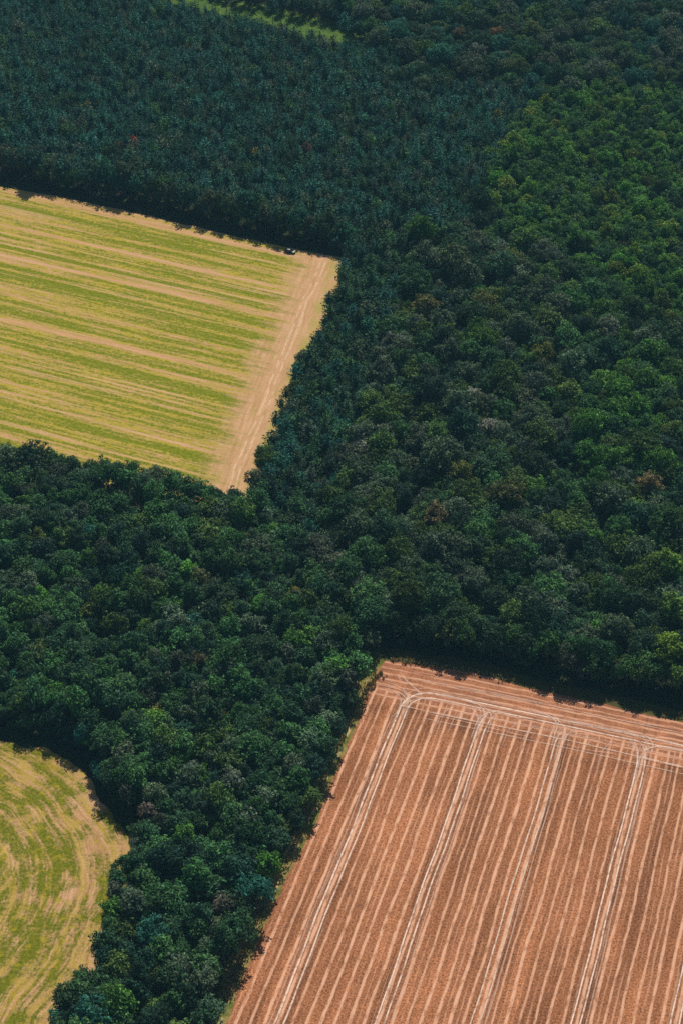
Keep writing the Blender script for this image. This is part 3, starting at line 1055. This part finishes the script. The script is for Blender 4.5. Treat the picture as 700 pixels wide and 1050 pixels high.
# ------------------------------------------------------------------ dry grass on the verge, the parked car
def dry_grass():
    V, Fc = [], []
    for line, n, wide in (([(390, 690), (372, 712), (352, 745), (345, 768)], 420, 2.6), ([(280, 914), (262, 945), (246, 990), (232, 1026)], 520, 2.8), ([(345, 768), (318, 838), (290, 895)], 120, 2.0),
                          ([(400, 676), (450, 684), (520, 697)], 160, 2.0)):
        L = np.array([G(*p) for p in line])
        for _ in range(n):
            k = rnd.randrange(len(L) - 1)
            f = rnd.random()
            e = L[k + 1] - L[k]
            e /= np.linalg.norm(e)
            c = L[k] + (L[k + 1] - L[k]) * f + np.array([-e[1], e[0]]) * rnd.uniform(-wide, wide) * rnd.random()
            h = rnd.uniform(.35, 1.0)
            for j in range(6):
                a = rnd.uniform(0, 6.283)
                r = h * rnd.uniform(.25, .7)
                b0 = len(V)
                w = .10
                V.extend([(c[0] - math.sin(a) * w, c[1] + math.cos(a) * w, .02), (c[0] + math.sin(a) * w, c[1] - math.cos(a) * w, .02),
                          (c[0] + math.cos(a) * r + math.sin(a) * w * .6, c[1] + math.sin(a) * r - math.cos(a) * w * .6, h), (c[0] + math.cos(a) * r - math.sin(a) * w * .6, c[1] + math.sin(a) * r + math.cos(a) * w * .6, h)])
                Fc.append((b0, b0 + 1, b0 + 2, b0 + 3))
    t = NT('dry_stalks')
    ri = t.n('ShaderNodeNewGeometry').outputs['Random Per Island']
    m = t.out(t.surface(t.mix(t.step(ri, .2, .8), (.17, .17, .05), (.52, .38, .19)), .9, .05))
    me = mesh('dry_grass', (V, Fc), m)
    o = bpy.data.objects.new('dry_grass', me)
    COL.objects.link(o)
    o['kind'] = 'stuff'
    o['label'] = 'dry straw-coloured grass tufts along the brown field verge'
    o['category'] = 'grass'


dry_grass()


def loft(sections):
    """closed body through cross-sections of equal point count"""
    n = len(sections[0])
    V = [p for s_ in sections for p in s_]
    Fc = []
    for i in range(len(sections) - 1):
        for k in range(n):
            Fc.append((i * n + k, i * n + (k + 1) % n, (i + 1) * n + (k + 1) % n, (i + 1) * n + k))
    Fc.append(tuple(range(n))[::-1])
    Fc.append(tuple((len(sections) - 1) * n + k for k in range(n)))
    return V, Fc


def parked_car():
    paint = plain_material('dark_paint', (.012, .012, .014), .35, .5, .1)
    pale = plain_material('glint_roof', (.22, .22, .23), .4, .4, .05)  # roof paled to stand in for a windscreen glint
    glass = plain_material('car_glass', (.03, .035, .04), .08, .6, .05)
    rubber = plain_material('tyre_rubber', (.02, .02, .02), .8, .2, .1)
    metal = plain_material('wheel_metal', (.35, .35, .36), .35, .5, .1)
    root = bpy.data.objects.new('parked_car', None)
    COL.objects.link(root)
    x, y = G(298, 259)
    root.location = (x, y, .04)
    root.rotation_euler = (0, 0, R(-22))
    root['label'] = 'small dark car with pale glint-painted top parked at the shaded edge of the striped field'
    root['category'] = 'car'

    def part(name, vf, mat, parent):
        o = bpy.data.objects.new(name, mesh(name, vf, mat))
        COL.objects.link(o)
        o.parent = parent
        return o

    def sec(px_, w, z0, z1, r=.12):
        return [(px_, -w + r, z0), (px_, w - r, z0), (px_, w, z0 + r), (px_, w, z1 - r), (px_, w - r, z1), (px_, -w + r, z1), (px_, -w, z1 - r), (px_, -w, z0 + r)]

    body = part('body', loft([sec(-2.05, .72, .38, .82), sec(-1.95, .84, .28, .95), sec(-1.2, .88, .24, 1.0), sec(.7, .88, .24, .98), sec(1.75, .85, .26, .84), sec(2.05, .70, .36, .70)]), paint, root)
    part('window', loft([sec(-1.75, .70, .97, 1.02, .02), sec(-1.25, .70, .97, 1.40, .1), sec(.0, .70, .97, 1.43, .1), sec(.95, .72, .95, .99, .02)]), glass, root)
    part('roof', loft([sec(-1.30, .62, 1.40, 1.44, .015), sec(-.6, .68, 1.435, 1.50, .02), sec(.05, .66, 1.43, 1.47, .015)]), pale, root)
    for sx in (-1.3, 1.3):
        for sy in (-.86, .86):
            ring = lambda q, r: [(sx + r * math.cos(6.283 * k / 14), q, .31 + r * math.sin(6.283 * k / 14)) for k in range(14)]
            wh = part('wheel', loft([ring(sy - .1, .28), ring(sy - .08, .31), ring(sy + .08, .31), ring(sy + .1, .28)]), rubber, root)
            e = .1 * (1 if sy > 0 else -1)
            part('rim', loft([ring(sy + e * .9, .19), ring(sy + e * 1.08, .18)]), metal, wh)
    for sy in (-.55, .55):
        part('headlight', loft([[(2.0, sy - .13, .58), (2.0, sy + .13, .58), (2.0, sy + .13, .68), (2.0, sy - .13, .68)], [(2.07, sy - .1, .60), (2.07, sy + .1, .60), (2.07, sy + .1, .66), (2.07, sy - .1, .66)]]), metal, root)


parked_car()

# ------------------------------------------------------------------ trees as objects, the rest of each kind as one wood
ORD = ['leftmost', 'second', 'third', 'fourth', 'fifth', 'sixth', 'seventh', 'eighth', 'ninth', 'tenth', 'eleventh', 'twelfth', 'thirteenth', 'fourteenth', 'fifteenth',
       'sixteenth', 'seventeenth', 'eighteenth', 'nineteenth', 'twentieth']
PLACES = {
    'pine_tree': [(330, 320, 'pine strip beside the striped field corner'), (300, 400, 'pine strip by the bare field margin'), (360, 400, 'pine strip near the oak wood'),
                  (290, 480, 'lower pine strip'), (340, 500, 'lower pine strip near the oaks'), (380, 290, 'upper pine strip'), (300, 545, 'pine strip tip in the low wood'),
                  (60, 180, 'pine edge above the striped field'), (180, 205, 'mid pine edge above the field'), (300, 235, 'pine edge by the field corner'), (430, 220, 'pines below the young trees')],
    'oak_tree': [(450, 640, 'oak wood behind the brown field corner'), (560, 660, 'oak wood edge behind the brown field'), (650, 620, 'oaks beside the vivid green trees'),
                 (440, 560, 'oak wood below the tan oak'), (550, 560, 'oaks inland of the brown field'), (620, 520, 'oaks around the sandy-brown oak'), (400, 450, 'oaks along the lower pine strip'),
                 (520, 450, 'oaks below the silvery oak'), (610, 430, 'deep oak wood'), (450, 350, 'oaks by the ochre-topped oak'), (550, 340, 'upper oak wood'), (650, 370, 'dark oaks below the young trees'),
                 (480, 280, 'oaks around the huge round oak'), (560, 50, 'far wood behind the pines')],
    'broadleaf_tree': [(50, 490, 'wood edge below the striped field'), (180, 520, 'wood below the striped field corner'), (40, 600, 'low wood below the straw edge'), (40, 710, 'wood above the mown field'),
                       (150, 620, 'middle of the low wood'), (270, 600, 'low wood beside the pine tip'), (340, 650, 'wood neck above the brown field'), (300, 740, 'wood beside the brown field corner'),
                       (180, 730, 'wood inland of the mown field'), (120, 810, 'wood at the mown field bend'), (280, 850, 'wood edge beside the brown field'), (190, 880, 'wood between mown and brown fields'),
                       (110, 960, 'wood edge below the mown field bend'), (210, 1000, 'wood near the lowest brown stubble'), (600, 180, 'young trees beside the pines'), (660, 250, 'young trees above the oaks'),
                       (450, 500, 'gaps of the oak wood')],
}
GROUPS = {'pine_tree': 'pine trees of the plantation', 'oak_tree': 'oaks of the old wood', 'broadleaf_tree': 'broadleaf trees of the woods', 'shrub': 'shrubs along the wood edges'}


def in_view(t):
    return -6 < t['px'] < 706 and -6 < t['py'] < 1062


single, rest = {}, {}
for kind in (PINE, OAK, BROAD, SHRUB):
    mine = [t for t in trees if t['kind'] is kind]
    vis = sorted((t for t in mine if in_view(t)), key=lambda t: (t['special'] is None, -t['ppm'] * t['s']))
    single[kind.name] = vis[:300]
    ids = {id(t) for t in vis[:300]}
    rest[kind.name] = [t for t in mine if id(t) not in ids]
    print(kind.name, len(mine), 'in view', len(vis))

WORDS = {'pine_tree': 'pine', 'oak_tree': 'oak', 'broadleaf_tree': 'tree', 'shrub': 'shrub'}
for kind in (PINE, OAK, BROAD, SHRUB):
    by = {}
    lst = single[kind.name]
    srt = sorted(t['s'] for t in lst)
    lo_, hi_ = srt[len(srt) // 3], srt[2 * len(srt) // 3]
    for t in lst:
        if t['special']:
            t['label'] = t['special']
            continue
        size = 'small ' if t['s'] < lo_ else 'large ' if t['s'] > hi_ else ''
        place = t.get('edge') or 'in the ' + min(PLACES[kind.name], key=lambda p: (p[0] - t['px']) ** 2 + (p[1] - t['py']) ** 2)[2]
        if t.get('edge') is None and place.startswith('in the oaks'):
            place = 'among' + place[6:]
        by.setdefault(f"{size}{t['hue']} {WORDS[kind.name]} {place}", []).append(t)
    for k, v in by.items():
        v.sort(key=lambda t: t['px'])
        for i, t in enumerate(v):
            t['label'] = k if len(v) == 1 else k + (', leftmost such' if i == 0 else ', rightmost such' if i == len(v) - 1 else f', {ORD[min(i, 19)]} from left')

for kind in (PINE, OAK, BROAD, SHRUB):
    for t in single[kind.name]:
        root = bpy.data.objects.new(kind.name, None)
        COL.objects.link(root)
        root.empty_display_size = 1
        root.location = (t['x'], t['y'], 0)
        root.rotation_euler = (0, 0, t['rot'])
        root.scale = (t['sx'], t['sy'], t['zs'])
        root['label'] = t['label']
        root['category'] = 'shrub' if kind is SHRUB else 'tree'
        root['group'] = GROUPS[kind.name]
        for nm, me in (('crown', kind.crowns[t['var']]), ('trunk', kind.trunks[t['var']])):
            c = bpy.data.objects.new(nm, me)
            COL.objects.link(c)
            c.parent = root
            if nm == 'crown':
                c['tint'] = [float(v) for v in t['tint']]


def wood(name, kind, lst, label):
    """all remaining trees of a kind as one object: a point per tree, the tree shapes set on the points"""
    me = bpy.data.meshes.new(name)
    me.from_pydata([(t['x'], t['y'], 0) for t in lst], [], [])
    for n, typ, prop, data in (('tree_tint', 'FLOAT_COLOR', 'color', [(*t['tint'], 1) for t in lst]), ('tree_turn', 'FLOAT', 'value', [t['rot'] for t in lst]),
                               ('tree_size', 'FLOAT_VECTOR', 'vector', [(t['sx'], t['sy'], t['zs']) for t in lst]), ('tree_shape', 'INT', 'value', [t['var'] for t in lst])):
        me.attributes.new(n if n != 'tree_tint' else 'tint', typ, 'POINT').data.foreach_set(prop, np.array(data, np.int32 if typ == 'INT' else np.float32).ravel())
    o = bpy.data.objects.new(name, me)
    COL.objects.link(o)
    o['kind'] = 'stuff'
    o['label'] = label
    o['category'] = 'woodland'
    ng = bpy.data.node_groups.new(name, 'GeometryNodeTree')
    ng.interface.new_socket('Geometry', in_out='INPUT', socket_type='NodeSocketGeometry')
    ng.interface.new_socket('Geometry', in_out='OUTPUT', socket_type='NodeSocketGeometry')
    N, L = ng.nodes, ng.links
    gi, go = N.new('NodeGroupInput'), N.new('NodeGroupOutput')
    ci = N.new('GeometryNodeCollectionInfo')
    ci.inputs['Collection'].default_value = kind.coll
    ci.inputs['Separate Children'].default_value = True
    ci.inputs['Reset Children'].default_value = True
    ip = N.new('GeometryNodeInstanceOnPoints')
    ip.inputs['Pick Instance'].default_value = True

    def na(nm, typ):
        x = N.new('GeometryNodeInputNamedAttribute')
        x.data_type = typ
        x.inputs['Name'].default_value = nm
        return x.outputs['Attribute']

    eul = N.new('ShaderNodeCombineXYZ')
    L.new(na('tree_turn', 'FLOAT'), eul.inputs[2])
    L.new(gi.outputs[0], ip.inputs['Points'])
    L.new(ci.outputs[0], ip.inputs['Instance'])
    L.new(na('tree_shape', 'INT'), ip.inputs['Instance Index'])
    L.new(eul.outputs[0], ip.inputs['Rotation'])
    L.new(na('tree_size', 'FLOAT_VECTOR'), ip.inputs['Scale'])
    L.new(ip.outputs[0], go.inputs[0])
    md = o.modifiers.new('trees', 'NODES')
    md.node_group = ng
    return o


wood('pine_forest', PINE, rest['pine_tree'], 'dense blue-green pine plantation beyond the striped field')
wood('oak_forest', OAK, rest['oak_tree'], 'far old wood of large round crowns beyond the pines')
wood('broadleaf_forest', BROAD, rest['broadleaf_tree'], 'light green young wood between pines and oaks')
